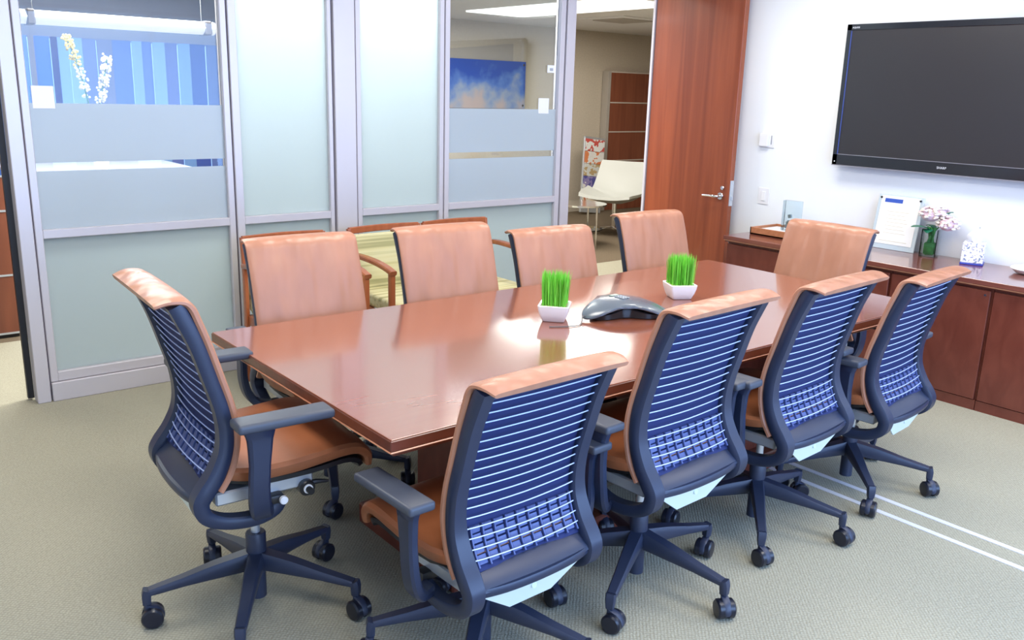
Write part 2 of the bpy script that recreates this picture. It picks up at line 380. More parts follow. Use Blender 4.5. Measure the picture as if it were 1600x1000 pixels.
def chair_meshes():
    D = {}
    def add(k, bm, m, smooth=True):
        o = obj(k, bm, m, None, smooth); D[k] = o.data; bpy.data.objects.remove(o)
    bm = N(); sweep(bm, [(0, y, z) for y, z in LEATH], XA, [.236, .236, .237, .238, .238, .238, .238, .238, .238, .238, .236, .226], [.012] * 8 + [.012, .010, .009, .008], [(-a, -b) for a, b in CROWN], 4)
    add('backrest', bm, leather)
    bm = N()
    for s in (-1, 1):
        sweep(bm, [(s * .212, y, z) for y, z in RAIL], XA, [.023, .023, .023, .023, .024, .025, .027, .029, .030, .028, .026, .024, .022, .020, .019], [.020] * 7 + [.022, .023, .022, .020, .018, .018, .018, .020])
    # upper tie and deep bottom ledge
    sweep(bm, [(-.2, -.246, .968), (0, -.252, .968), (.2, -.246, .968)], (0, .3, 1), .014, .012)
    sweep(bm, [(-.215, -.198, .448), (-.12, -.207, .447), (0, -.212, .446), (.12, -.207, .447), (.215, -.198, .448)], (0, .80, .60), .040, .010)
    sweep(bm, [(-.215, -.214, .424), (-.12, -.236, .424), (0, -.243, .424), (.12, -.236, .424), (.215, -.214, .424)], (0, 1, 0), .012, .012)
    add('back_frame', bm, frame_m)
    bm = N()
    pts = [(0, railat(z) + .006, z) for z in (.96, .90, .84, .78, .72, .66, .60, .54, .50, .465)]
    sweep(bm, pts, XA, .194, .003, [(-1, -1), (-.5, -1), (0, -1), (.5, -1), (1, -1), (1, 1), (.5, 1), (0, 1), (-.5, 1), (-1, 1)], 2)
    add('back_mesh', bm, navy, False)
    bm = N()
    zs = [.943 - i * .0282 for i in range(14)] + [.550, .524, .498]
    for i, z in enumerate(zs):
        sag = .004 + .010 * (i / 17.)
        y = railat(z) - .010
        tube(bm, [(-.193, y, z), (-.13, y - sag * .6, z - .001), (0, y - sag, z - .002), (.13, y - sag * .6, z - .001), (.193, y, z)], .0019, 5, 3)
    add('back_wire', bm, wire_m)
    bm = N()
    for z0, z1 in ((.482, .502), (.507, .527), (.532, .552), (.557, .574)):
        for k in range(9):
            u = -.156 + k * .039
            sweep(bm, [(u, railat(z1) - .002, z1), (u, railat(z0) - .002, z0)], XA, .0145, .0035, SEC, 1, False)
    for k in range(10):
        u = -.175 + k * .039
        sweep(bm, [(u, railat(z) - .006, z) for z in (.577, .545, .51, .478)], XA, .0026, .004, SEC, 2)
    add('lumbar_panel', bm, lumbar_m, False)
    bm = N(); sweep(bm, [(0, -.165, .515), (0, -.13, .497), (0, -.06, .487), (0, .04, .487), (0, .13, .495), (0, .20, .500), (0, .248, .492), (0, .276, .466), (0, .284, .428)], XA,
          [.21, .236, .245, .247, .247, .246, .243, .238, .228], [.016, .022, .024, .024, .023, .022, .020, .018, .012], CROWN, 4)
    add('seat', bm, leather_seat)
    bm = N(); sweep(bm, [(0, -.15, .470), (0, -.05, .452), (0, .10, .452), (0, .20, .460), (0, .245, .448), (0, .262, .425)], XA, [.19, .225, .228, .228, .225, .21], .013, SEC, 3)
    add('seat_pan', bm, black)
    bm = N(); box(bm, -.075, .075, -.14, .13, .36, .442, .015); box(bm, -.235, .235, -.03, .01, .378, .405, .008); add('mechanism', bm, black)
    for s, nm in ((1, 'r'), (-1, 'l')):
        bm = N(); box(bm, min(s * .12, s * .205), max(s * .12, s * .205), -.175, .11, .398, .438, .005, 1); add('side_plate' + nm, bm, silver, False)
        bm = N(); cyl(bm, (s * .242, .004, .390), XA, .012, .014, 18, .002); add('pivot_cap' + nm, bm, capw)
    bm = N(); prism(bm, [(-.19, -.222, .412), (.19, -.222, .412), (.075, -.205, .332), (-.075, -.205, .332)], (0, .006, 0)); cyl(bm, (0, -.214, .375), (0, -1, .25), .009, .008, 14); add('rear_plate', bm, plate_m, False)
    for s, nm in ((1, 'r'), (-1, 'l')):
        bm = N(); sweep(bm, [(s * .318, -.085, .665), (s * .318, -.083, .62), (s * .318, -.086, .55), (s * .316, -.09, .48), (s * .302, -.085, .42), (s * .272, -.07, .382), (s * .225, -.045, .37)], (0, 1, 0), [.050, .034, .028, .028, .030, .030, .026], [.018, .015, .014, .014, .015, .016, .016])
        add('armrest' + nm, bm, frame_m)
        bm = N(); box(bm, min(s * .278, s * .357), max(s * .278, s * .357), -.150, .118, .654, .680, .010, 3); add('arm_pad' + nm, bm, pad_m)
    bm = N(); cyl(bm, (.20, .085, .398), XA, .024, .05, 20, .004, 0); cyl(bm, (.17, .085, .398), XA, .010, .16, 12); tube(bm, [(.20, .085, .402), (.205, .12, .405), (.21, .155, .400)], [.010, .008, .004], 8); cyl(bm, (.227, .085, .398), XA, .014, .006, 18, .001, 1)
    add('control_knob', bm, [black, capw])
    bm = N(); tube(bm, [(0, 0, .19), (0, 0, .40)], .014, 16, sp=False); add('gas_cylinder', bm, silver)
    bm = N(); lathe(bm, [(.034, .120), (.040, .130), (.040, .175), (.031, .185), (.031, .245), (.028, .25)], 24); tube(bm, [(0, 0, .13), (0, 0, .028)], .026, 18, sp=False); add('base_hub', bm, base_m)
    bm = N()
    sweep(bm, [(.02, 0, .158), (.12, 0, .146), (.22, 0, .130), (.318, 0, .114)], (0, 1, 0), [.026, .023, .019, .016], [.030, .024, .015, .010], SEC, 3)
    sweep(bm, [(.322, 0, .122), (.326, 0, .104), (.326, 0, .076)], (0, 1, 0), [.016, .016, .013], [.012, .013, .012], SEC, 2)
    add('leg', bm, base_m)
    bm = N()
    # twin-wheel hood: partial shell between wheels, stem offset
    pts = [(.018 * math.cos(a) + .0 , 0, .034 + .0) for a in (0,)]
    sweep(bm, [(.020, 0, .074), (.006, 0, .068), (-.016, 0, .058), (-.030, 0, .036), (-.026, 0, .022)], (0, 1, 0), [.010, .012, .012, .010, .008], .004, SEC, 3)
    cyl(bm, (.014, 0, .066), (0, 0, 1), .010, .022, 12); cyl(bm, (0, 0, .033), (0, 1, 0), .010, .03, 12)
    add('caster', bm, base_m)
    for s, nm in ((1, 'a'), (-1, 'b')):
        bm = N(); tube(bm, [(0, s * .006, .033), (0, s * .009, .033), (0, s * .024, .033), (0, s * .029, .033), (0, s * .030, .033)], [.027, .032, .032, .027, .015], 26, sp=False); add('wheel' + nm, bm, wheel_m)
    return D
CM = chair_meshes()
def inst(name, key, parent, loc=(0, 0, 0), rz=0):
    o = bpy.data.objects.new(name, CM[key]); C.objects.link(o); o.parent = parent; o.location = loc; o.rotation_euler = (0, 0, rz); return o
def task_chair(x, y, yaw, dz, base, label, swivel, arm=0):
    t = thing('task_chair', label, 'office chair', (x, y, 0), R(yaw), 'tan leather office chairs around the table')
    U = (0, 0, dz)
    inst('seat', 'seat', t, U); inst('seat_pan', 'seat_pan', t, U); inst('backrest', 'backrest', t, U)
    bf = inst('back_frame', 'back_frame', t, U)
    inst('back_mesh', 'back_mesh', t, U); inst('back_wire', 'back_wire', t, U); inst('lumbar_panel', 'lumbar_panel', t, U)
    inst('mechanism', 'mechanism', t, U); inst('side_plate', 'side_platel', t, U); inst('side_plate', 'side_plater', t, U); inst('rear_plate', 'rear_plate', t, U)
    inst('pivot_cap', 'pivot_capl', t, U); inst('pivot_cap', 'pivot_capr', t, U); inst('control_knob', 'control_knob', t, U)
    for s in 'lr':
        a = inst('armrest', 'armrest' + s, t, (0, 0, dz + arm)); inst('arm_pad', 'arm_pad' + s, a)
    inst('gas_cylinder', 'gas_cylinder', t, (0, 0, dz * .5)); inst('base_hub', 'base_hub', t)
    for k in range(5):
        a = R(base - yaw + 72 * k)
        inst('leg', 'leg', t, (0, 0, 0), a)
        sw = R(swivel[k] - yaw)
        # caster wheel trails behind its stem
        cx, cy = .326 * math.cos(a) - .014 * math.cos(sw), .326 * math.sin(a) - .014 * math.sin(sw)
        c = inst('caster', 'caster', t, (cx, cy, 0), sw)
        inst('wheel', 'wheela', c); inst('wheel', 'wheelb', c)
task_chair(.967, 2.426, -93.1, .065, 22.6, 'tan leather office chair alone at the left end of the table, angled side view', (20, 70, 160, 200, 100))
task_chair(1.400, 1.819, 1.7, -.066, 8.5, 'nearest tan leather office chair, slatted back to the camera, at the near table corner', (80, 120, 40, 10, 60))
task_chair(2.051, 1.817, 2.8, .028, 65.4, 'tan leather office chair, second from the left in the near row of slatted backs', (70, 30, 110, 60, 20), -.028)
task_chair(2.730, 1.836, 3.6, .011, 4.5, 'tan leather office chair, third from the left in the near row of slatted backs', (150, 60, 20, 80, 90), -.012)
task_chair(3.383, 1.835, 5.4, -.039, 10.9, 'tan leather office chair, rightmost of the near row, closest to the sideboard', (40, 80, 130, 20, 60))
task_chair(1.572, 3.107, 177.1, -.004, 30, 'tan leather office chair facing us across the table, leftmost of the far row', (40, 80, 130, 20, 60))
task_chair(2.211, 3.016, 176.5, .006, 12, 'wrinkled tan office chair, second from left in the far row, before the striped armchairs', (10, 50, 30, 120, 60), -.006)
task_chair(2.822, 2.974, 176.8, -.043, 50, 'tan leather office chair behind the left grass pot, third from left in the far row', (40, 80, 130, 20, 60))
task_chair(3.638, 3.081, 176.9, -.030, 5, 'tan leather office chair at the right of the far row, before the open door', (40, 10, 130, 70, 60))
task_chair(3.858, 2.471, 90.3, -.017, 20, 'wrinkled tan leather office chair at the far right end of the table, before the sideboard', (40, 80, 130, 20, 60))

# ------------------------------------------------------------------ striped guest armchairs
def stripe_mat():
    m = bpy.data.materials.new('striped_fabric'); m.use_nodes = True; nt = m.node_tree; Nn = nt.nodes; L = nt.links; b = Nn['Principled BSDF']
    tc = Nn.new('ShaderNodeTexCoord'); mp = Nn.new('ShaderNodeMapping'); mp.inputs['Scale'].default_value = (.6, 22, 26)
    n = Nn.new('ShaderNodeTexNoise'); n.inputs['Scale'].default_value = 1; n.inputs['Detail'].default_value = 2
    r = Nn.new('ShaderNodeValToRGB'); e = r.color_ramp.elements
    e[0].position = .36; e[0].color = (.42, .40, .20, 1); e[1].position = .46; e[1].color = (.68, .63, .34, 1); q = e.new(.6); q.color = (.74, .70, .44, 1); q = e.new(.68); q.color = (.58, .56, .30, 1)
    L.new(tc.outputs['Object'], mp.inputs[0]); L.new(mp.outputs[0], n.inputs[0]); L.new(n.outputs[0], r.inputs[0]); L.new(r.outputs[0], b.inputs['Base Color']); b.inputs['Roughness'].default_value = .9
    return m
stripes = stripe_mat()
def guest_chair(x, y, label):
    """faces -Y; local x across"""
    t = thing('guest_armchair', label, 'armchair', (x, y, 0), 0, 'striped wooden armchairs along the glass wall')
    bm = N(); sweep(bm, [(-.235, .245, .793), (0, .262, .796), (.235, .245, .793)], (0, 0, 1), .019, .011); obj('top_rail', bm, chair_wood, t, True)
    bm = N(); box(bm, -.215, .215, .205, .245,   .40, .772, .015, 2); obj('backrest', bm, stripes, t, True)
    bm = N(); box(bm, -.218, .218, -.255, .215, .385, .455, .022, 3); obj('seat', bm, stripes, t, True)
    bm = N()
    box(bm, -.235, .235, -.25, -.225, .33, .385, .003, 1); box(bm, -.235, .235, .20, .225, .33, .385, .003, 1); box(bm, -.235, -.21, -.24, .22, .33, .385, .003, 1); box(bm, .21, .235, -.24, .22, .33, .385, .003, 1)
    obj('seat_frame', bm, chair_wood, t)
    for s in (-1, 1):
        bm = N(); sweep(bm, [(s * .236, .262, 0), (s * .236, .225, .35), (s * .236, .225, .60), (s * .236, .246, .805)], XA, .012, [.02, .019, .016, .013]); obj('leg', bm, chair_wood, t, True)
        bm = N(); sweep(bm, [(s * .238, -.235, 0), (s * .238, -.232, .35), (s * .238, -.232, .640)], XA, [.014, .016, .017], [.014, .017, .017]); obj('leg', bm, chair_wood, t, True)
        bm = N(); sweep(bm, [(s * .238, .235, .652), (s * .240, .12, .666), (s * .240, -.06, .662), (s * .240, -.18, .648), (s * .240, -.255, .630)], XA, [.014, .02, .023, .023, .021], .013); obj('armrest', bm, chair_wood, t, True)
guest_chair(2.04, 4.27, 'striped yellow wooden armchair by the glass wall, leftmost, mostly behind the first far office chair')
guest_chair(2.675, 4.27, 'striped yellow wooden armchair, middle one by the glass wall, back showing between office chairs')
guest_chair(3.185, 4.27, 'striped yellow wooden armchair, rightmost by the glass wall, arm showing between office chairs')

# ------------------------------------------------------------------ credenza run
CX = 4.785
ys = [3.640, 3.060, 2.480, 1.920, 1.360, .80]
clab = ['cherry storage cabinet at the left end of the sideboard run, nearest the open door', 'cherry storage cabinet behind the end office chair, second of the sideboard run', 'cherry storage cabinet with a small lock under the flower vase, third of the sideboard run', 'cherry storage cabinet at the right edge of the photo, fourth of the sideboard run', 'cherry storage cabinet just past the right edge of the photo, last of the sideboard run']
for i in range(5):
    y1, y0 = ys[i], ys[i + 1]
    t = thing('storage_cabinet', clab[i], 'cabinet', (CX, (y0 + y1) / 2, 0), 0, 'sideboard cabinets below the television'); dx, dy = CX, (y0 + y1) / 2
    def T(bm): bmesh.ops.translate(bm, verts=bm.verts, vec=(-dx, -dy, 0)); return bm
    obj('body', T(box(N(), CX + .018, 5.325, y0 + .002, y1 - .002, .056, .668)), cred_wood, t)
    obj('plinth', T(box(N(), CX + .004, 5.31, y0 + .002, y1 - .002, 0, .056)), cred_wood, t)
    dd = obj('door', T(box(N(), CX, CX + .018, y0 + .012, y1 - .006, .060, .655, .0015, 1)), cred_wood, t)
    bm = N(); cyl(bm, (CX - .003, y0 + .035, .632), (1, 0, 0), .006, .008, 12); obj('lock', T(bm), chrome, dd, True)
wt = thing('sideboard_top', 'long cherry worktop across the sideboard cabinets', 'worktop', (5.05, 2.2, .67))
def T2(bm): bmesh.ops.translate(bm, verts=bm.verts, vec=(-5.05, -2.2, -.67)); return bm
obj('top_board', T2(box(N(), 4.762, 5.328, .79, 3.655, .684, .710, .002, 1)), cred_top, wt)
obj('front_bead', T2(box(N(), 4.766, 5.328, .793, 3.652, .676, .684, .002, 1)), edge_light, wt)
obj('lower_board', T2(box(N(), 4.776, 5.325, .80, 3.645, .669, .676)), cred_wood, wt)

CT = .7105
# tray with crystal award
def T3(bm, c): bmesh.ops.translate(bm, verts=bm.verts, vec=(-c[0], -c[1], -c[2])); return bm
t = thing('wooden_tray', 'low orange wood tray at the left end of the sideboard top', 'tray', (5.12, 3.43, CT))
bm = N(); box(bm, -.15, .15, -.17, .17, 0, .012, .002, 1); obj('tray_base', bm, tray_wood, t)
bm = N(); box(bm, -.15, .15, -.17, -.158, 0, .048, .002, 1); box(bm, -.15, .15, .158, .17, 0, .048, .002, 1); box(bm, -.15, -.138, -.17, .17, 0, .048, .002, 1); box(bm, .138, .15, -.17, .17, 0, .048, .002, 1); obj('tray_rim', bm, tray_wood, t)
obj('liner', box(N(), -.13, .13, -.15, .15, .012, .034, .002, 1), capw, t)
t = thing('crystal_award', 'clear crystal block award standing on the wooden tray', 'award', (5.14, 3.40, CT + .035), R(8))
bm = N(); box(bm, -.022, .022, -.062, .062, 0, .20, .006, 2); obj('block', bm, crystal, t)
bm = N()
for k in range(14):
    a = random.uniform(-.05, .05); h = random.uniform(.01, .12 - abs(a)); box(bm, -.012, .012, a - .011, a + .011, h - .01, h + .014, .003, 1, M=Matrix.Rotation(random.uniform(-.3, .3), 4, 'X'))
obj('engraved_core', bm, mat('silver_core', (.45, .52, .58), .25, .7), t)
# framed certificate
t = thing('certificate_frame', 'clear acrylic frame with a white certificate and blue heading, leaning on the wall', 'picture frame', (5.235, 2.74, CT))
Mx = Matrix.Rotation(R(9), 4, 'Y')
obj('acrylic_panel', box(N(), 0, .010, -.145, .145, 0, .335, .002, 1, M=Mx), mat('pale_acrylic', (.55, .64, .68), .1), t)
pp = obj('certificate', box(N(), -.0025, 0, -.124, .124, .032, .328, M=Mx), mat('paper', (.88, .88, .85), .7), t)
obj('blue_heading', box(N(), -.0035, -.0025, -.015, .100, .288, .312, M=Mx), mat('blue_ink', (.03, .09, .45), .6), t)
bm = N()
for k in range(7): box(bm, -.0033, -.0025, -.07 + .012 * (k % 3), .07 - .01 * (k % 2), .10 + .022 * k, .103 + .022 * k, M=Mx)
box(bm, -.0033, -.0025, -.09, .09, .05, .054, M=Mx)
obj('faint_text', bm, mat('grey_gold_ink', (.70, .66, .52), .7), t)
for yy in (-.125, .125):
    bm = N(); cyl(bm, Mx @ Vector((-.004, yy, .315)), (1, 0, 0), .006, .01, 12); obj('standoff', bm, black, t)
# vase with flowers
t = thing('flower_vase', 'square glass vase with green leaves and pale pink blossoms', 'vase', (5.225, 2.495, CT), R(12))
bm = N()
for a, b, c_, d_ in ((-.045, .045, -.045, -.041), (-.045, .045, .041, .045), (-.045, -.041, -.041, .041), (.041, .045, -.041, .041)): box(bm, a, b, c_, d_, 0, .165)
box(bm, -.045, .045, -.045, .045, 0, .008); obj('vase', bm, vase_g, t)
green = mat('leaf_green', (.045, .22, .05), .5, noise=((30, 30, 30), .4)); dgreen = mat('dark_leaf_green', (.01, .14, .07), .4)
bm = N()
for k in range(22):
    a = random.uniform(-.03, .03); b = random.uniform(-.03, .03); tube(bm, [(a, b, .012), (b * .6, a * .6, .08), (a * 1.2, b * 1.1, .175)], .004, 6, 3)
box(bm, -.032, .032, -.03, .03, .012, .085, .012, 2); obj('stems', bm, green, t, True)
def leaf(bm, c, ang, l, wdt, tilt):
    d_ = Vector((math.cos(ang), math.sin(ang), tilt)).normalized(); sd = Vector((-math.sin(ang), math.cos(ang), 0)); c = Vector(c)
    sweep(bm, [c, c + d_ * l * .35 + Vector((0, 0, .012)), c + d_ * l * .7 + Vector((0, 0, .01)), c + d_ * l], sd, [wdt * .25, wdt, wdt * .8, wdt * .05], .0012, [(-1, 1.5), (0, -1), (1, 1.5), (1, 3), (0, .5), (-1, 3)], 4)
bm = N(); leaf(bm, (-.02, .01, .165), R(135), .12, .042, .12); leaf(bm, (0, .02, .155), R(190), .09, .03, -.05); leaf(bm, (0, -.05, .24), R(250), .07, .02, .6); leaf(bm, (0, -.02, .17), R(60), .08, .026, .1); obj('leaf', bm, dgreen, t, True)
pet = [mat('blossom_cream', (.86, .76, .66), .7), mat('blossom_pink', (.80, .58, .66), .7), mat('blossom_white', (.9, .88, .86), .7)]
for (cx, cy, cz, rr) in ((0, .02, .245, .062), (-.01, -.085, .20, .060), (.01, -.03, .265, .045)):
    bm = N()
    for k in range(70):
        u = random.uniform(-.4, 1); th = random.uniform(0, 6.283); q = math.sqrt(1 - u * u)
        sph(bm, (cx + rr * q * math.cos(th), cy + rr * q * math.sin(th), cz + rr * u * .8), random.uniform(.009, .015), 1, (1, 1, .6), random.choice((0, 0, 1, 2)))
    sph(bm, (cx, cy, cz), rr * .85, 2, (1, 1, .75), 1); obj('blossom', bm, pet, t)
# tissue box
tp = bpy.data.materials.new('speckled_cover'); tp.use_nodes = True
nn = tp.node_tree.nodes; ll = tp.node_tree.links; v = nn.new('ShaderNodeTexNoise'); v.inputs['Scale'].default_value = 95; v.inputs['Detail'].default_value = 1; tcx = nn.new('ShaderNodeTexCoord'); ll.new(tcx.outputs['Object'], v.inputs[0])
rr_ = nn.new('ShaderNodeValToRGB'); rr_.color_ramp.interpolation = 'CONSTANT'; e = rr_.color_ramp.elements; e[0].color = (.22, .30, .38, 1); e[1].position = .36; e[1].color = (.42, .36, .52, 1); q = e.new(.42); q.color = (.86, .86, .9, 1)
ll.new(v.outputs[0], rr_.inputs[0]); ll.new(rr_.outputs[0], nn['Principled BSDF'].inputs['Base Color'])
t = thing('tissue_box', 'white speckled cube tissue box with a tissue pulled up', 'tissue box', (5.215, 2.235, CT), R(20))
obj('cover', box(N(), -.058, .058, -.058, .058, .010, .125, .006, 2), tp, t)
obj('base', box(N(), -.060, .060, -.060, .060, 0, .010, .002, 1), mat('blue_base', (.05, .07, .40), .4), t)
bm = N()
seg = 22; rings = []
for i in range(8):
    f = i / 7; ring = []
    for j in range(seg):
        a = 2 * math.pi * j / seg; r0 = (.026 + .010 * math.sin(f * 3)) * (1 - .75 * f ** 2) * (1 + .25 * math.sin(a * 3 + f * 2) + .12 * math.sin(a * 7)); ring.append(bm.verts.new((r0 * math.cos(a) * .8 + .01 * f, r0 * math.sin(a) + .012 * math.sin(f * 4), .124 + .085 * f + .006 * math.sin(a * 3))))
    rings.append(ring)
for r0, r1 in zip(rings, rings[1:]):
    for j in range(seg): bm.faces.new((r0[j], r0[(j + 1) % seg], r1[(j + 1) % seg], r1[j]))
bm.faces.new(rings[-1]); obj('tissue', bm, tissue_m, t, True)
t = thing('white_dish', 'small white round dish at the right edge of the sideboard top', 'dish', (5.19, 1.90, CT))
bm = N(); lathe(bm, [(.05, 0), (.085, .006), (.110, .028), (.108, .032), (.08, .026), (.001, .022)], 32); obj('bowl', bm, ceramic, t, True)

# ------------------------------------------------------------------ television
tvx = 5.245
t = thing('television', 'large black flat screen television mounted on the white wall', 'television', (5.33, 2.505, 1.63)); cTV = (5.33, 2.505, 1.63)
Y0, Y1, Z0, Z1 = 1.79, 3.22, 1.197, 2.058
bm = N(); box(bm, tvx + .014, 5.295, Y0 + .01, Y1 - .01, Z0 + .01, Z1 - .01, .01, 2); obj('casing', T3(bm, cTV), tv_m, t)
bm = N(); box(bm, 5.29, 5.33, 2.2, 2.8, 1.45, 1.85); obj('wall_mount', T3(bm, cTV), black, t)
bm = N(); box(bm, tvx, tvx + .02, Y0, Y1, Z1 - .038, Z1, .003, 1); box(bm, tvx, tvx + .02, Y0, Y1, Z0, Z0 + .068, .003, 1); box(bm, tvx, tvx + .02, Y0, Y0 + .036, Z0, Z1, .003, 1); box(bm, tvx, tvx + .02, Y1 - .036, Y1, Z0, Z1, .003, 1); obj('bezel', T3(bm, cTV), tv_m, t)
bm = N(); box(bm, tvx + .004, tvx + .012, Y0 + .036, Y1 - .036, Z0 + .068, Z1 - .038); obj('screen', T3(bm, cTV), screen_m, t)
blue_edge = mat('blue_bevel', (.05, .08, .30), .25)
bm = N(); box(bm, tvx - .0006, tvx + .002, Y1 - .036, Y1 - .031, Z0 + .066, Z1 - .04); obj('bevel_line', T3(bm, cTV), blue_edge, t)
bm = N(); box(bm, tvx - .0006, tvx + .002, Y0 + .03, Y1 - .034, Z0 + .066, Z0 + .0695); box(bm, tvx - .001, tvx + .02, Y0, Y1, Z0 - .004, Z0 + .001); obj('trim_line', T3(bm, cTV), mat('grey_trim', (.30, .29, .33), .3, .3), t)
def text(name, s, size, loc, rot, m, parent, c0=(0, 0, 0), extr=.0005):
    cu = bpy.data.curves.new(name, 'FONT'); cu.body = s; cu.size = size; cu.extrude = extr; cu.align_x = 'CENTER'; cu.align_y = 'CENTER'
    tmp = bpy.data.objects.new(name, cu); C.objects.link(tmp); dg = bpy.context.evaluated_depsgraph_get(); me = bpy.data.meshes.new_from_object(tmp.evaluated_get(dg)); bpy.data.objects.remove(tmp)
    me.name = name; me.materials.clear(); me.materials.append(m); o = bpy.data.objects.new(name, me); C.objects.link(o); o.parent = parent
    o.location = Vector(loc) - Vector(c0); o.rotation_euler = rot; return o
lt = mat('logo_white', (.75, .75, .78), .4)
text('maker_mark', 'SHARP', .019, (tvx - .0008, 2.505, Z0 + .034), (R(90), 0, R(-90)), lt, t, cTV)
text('series_mark', 'AQUOS', .014, (tvx - .0008, Y1 - .062, Z1 - .021), (R(90), 0, R(-90)), lt, t, cTV)
bm = N(); cyl(bm, (tvx - .001, Y1 - .02, Z0 + .022), (1, 0, 0), .004, .003, 10); obj('indicator', T3(bm, cTV), lt, t)

# wall devices
t = thing('thermostat', 'small white thermostat box on the white wall beside the television', 'thermostat', (5.33, 3.78, 1.318))
obj('back_plate', box(N(), -.006, 0, -.058, .05, -.055, .058, .003, 1), white_pl, t); obj('cover', box(N(), -.03, -.006, -.015, .055, -.045, .045, .004, 2), white_pl, t)
obj('dial_slot', box(N(), -.0075, -.006, -.035, -.028, -.03, .03), mat('grey_slot', (.3, .3, .33), .5), t)
t = thing('light_switch', 'white light switch plate low on the white wall by the door', 'light switch', (5.33, 3.77, .928))
obj('plate', box(N(), -.005, 0, -.045, .045, -.058, .058, .002, 1), white_pl, t); obj('rocker', box(N(), -.009, -.005, -.018, .018, -.034, .034, .002, 1), capw, t)
for (x, z, sx, sz, lab) in ((.972, 1.507, .049, .053, 'square white plate stuck on the left glass panel above the frosted band'), (4.123, 1.503, .047, .052, 'pale square plate on the glass panel beside the doorway'), (4.178, 1.752, .032, .025, 'small white card reader high on the glass panel beside the doorway')):
    t = thing('glass_plate', lab, 'plate', (x, 4.79, z)); obj('plate_body', box(N(), -sx, sx, .000, .005, -sz, sz, .0015, 1), white_pl, t)
    if sx < .04: obj('reader_window', box(N(), -.012, .018, -.001, .0, -.012, .006), mat('grey_window', (.35, .38, .42), .3), t)

# ------------------------------------------------------------------ things on the table
grass_m = mat('grass_blade_green', (.20, .66, .06), .5, noise=((60, 60, 4), .35))
def grass_pot(x, y, rz, label, seed):
    rnd = random.Random(seed)
    t = thing('grass_pot', label, 'potted plant', (x, y, TZ + .0005), R(rz), 'white pots of grass on the table')
    bm = N(); a, b, h = .040, .061, .064
    def ring(s, z, r=.010):
        out = []
        for (sx, sy) in ((1, 1), (-1, 1), (-1, -1), (1, -1)):
            for k in range(4):
                base = {(1, 1): 0, (-1, 1): 90, (-1, -1): 180, (1, -1): 270}[(sx, sy)]
                an = R(base + k * 30); out.append(bm.verts.new((sx * (s - r) + r * math.cos(an), sy * (s - r) + r * math.sin(an), z)))
        return out
    rs = [ring(a, 0), ring(a + .004, .003), ring(.053, .026), ring(.059, .048), ring(b, h), ring(b - .003, h + .002), ring(b - .009, h), ring(b - .012, h - .012)]
    for r0, r1 in zip(rs, rs[1:]):
        for j in range(16): bm.faces.new((r0[j], r0[(j + 1) % 16], r1[(j + 1) % 16], r1[j]))
    bm.faces.new(rs[0]); bm.faces.new(rs[-1]); obj('pot', bm, ceramic, t, True)
    bm = N(); box(bm, -.047, .047, -.047, .047, .052, .064, .006, 2); obj('moss_bed', bm, soil, t)
    bm = N()
    for k in range(520):
        px, py = rnd.uniform(-.047, .047), rnd.uniform(-.047, .047); h2 = rnd.uniform(.105, .140); an = rnd.uniform(0, 6.28); l = rnd.uniform(0, .014)
        ex, ey = px * 1.05 + l * math.cos(an), py * 1.05 + l * math.sin(an); wv = rnd.uniform(.0011, .0017); ca, sa = math.cos(an + 1.6) * wv, math.sin(an + 1.6) * wv
        mx_, my_ = (px + ex) / 2 + l * .1, (py + ey) / 2
        P = [(px, py, .062, 1), (mx_, my_, .062 + h2 * .55, 1.1), ((mx_ + ex) / 2, (my_ + ey) / 2, .062 + h2 * .8, .8)]
        q = [(bm.verts.new((u - ca * s, v_ - sa * s, z)), bm.verts.new((u + ca * s, v_ + sa * s, z))) for u, v_, z, s in P]; tip = bm.verts.new((ex, ey, .062 + h2))
        bm.faces.new((q[0][0], q[0][1], q[1][1], q[1][0])); bm.faces.new((q[1][0], q[1][1], q[2][1], q[2][0])); bm.faces.new((q[2][0], q[2][1], tip))
    g = obj('grass', bm, grass_m, t); g['kind'] = 'stuff'
grass_pot(2.245, 2.500, 42, 'white square pot of bright green grass, nearer one in the middle of the table', 1)
grass_pot(2.975, 2.495, 62, 'white square pot of bright green grass behind the conference phone, farther one', 2)
# conference phone
t = thing('conference_phone', 'three-legged black and grey conference phone on the table', 'phone', (2.535, 2.425, TZ), 0)
def star(r_t, r_i, ang, p=3.0):
    c = .5 + .5 * math.cos(3 * ang); return r_i + (r_t - r_i) * c ** p
A0 = R(183)
bm = N(); seg = 96; rings = []
phone_grey = mat('phone_grey', (.10, .125, .16), .25, coat=.3)
def ptop(r): return .060 * max(0., 1 - (r / .212) ** 2) ** .8 + .010
for s_, off in ((.97, -.012), (1.0, -.009), (1.0, -.003), (.97, 0), (.8, 0), (.6, 0), (.4, 0), (.2, 0), (.03, 0)):
    ring = []
    for j in range(seg):
        a = 2 * math.pi * j / seg; r = star(.205, .108, a, 2.0) * s_
        ring.append(bm.verts.new((r * math.cos(a + A0), r * math.sin(a + A0), max(0.0005, ptop(r) + off))))
    rings.append(ring)
for r0, r1 in zip(rings, rings[1:]):
    for j in range(seg): bm.faces.new((r0[j], r0[(j + 1) % seg], r1[(j + 1) % seg], r1[j]))
bm.faces.new(rings[-1]); bm.faces.new(rings[0]); obj('top_shell', bm, phone_grey, t, True)
bm = N(); rings = []
for s, z in ((.80, 0), (.84, .004), (.84, .036), (.78, .044)):
    rings.append([bm.verts.new((star(.19, .095, 2 * math.pi * j / seg, 1.4) * s * math.cos(2 * math.pi * j / seg + A0), star(.19, .095, 2 * math.pi * j / seg, 1.4) * s * math.sin(2 * math.pi * j / seg + A0), z * (1 - .55 * (.5 + .5 * math.cos(6 * math.pi * j / seg))) + .001)) for j in range(seg)])
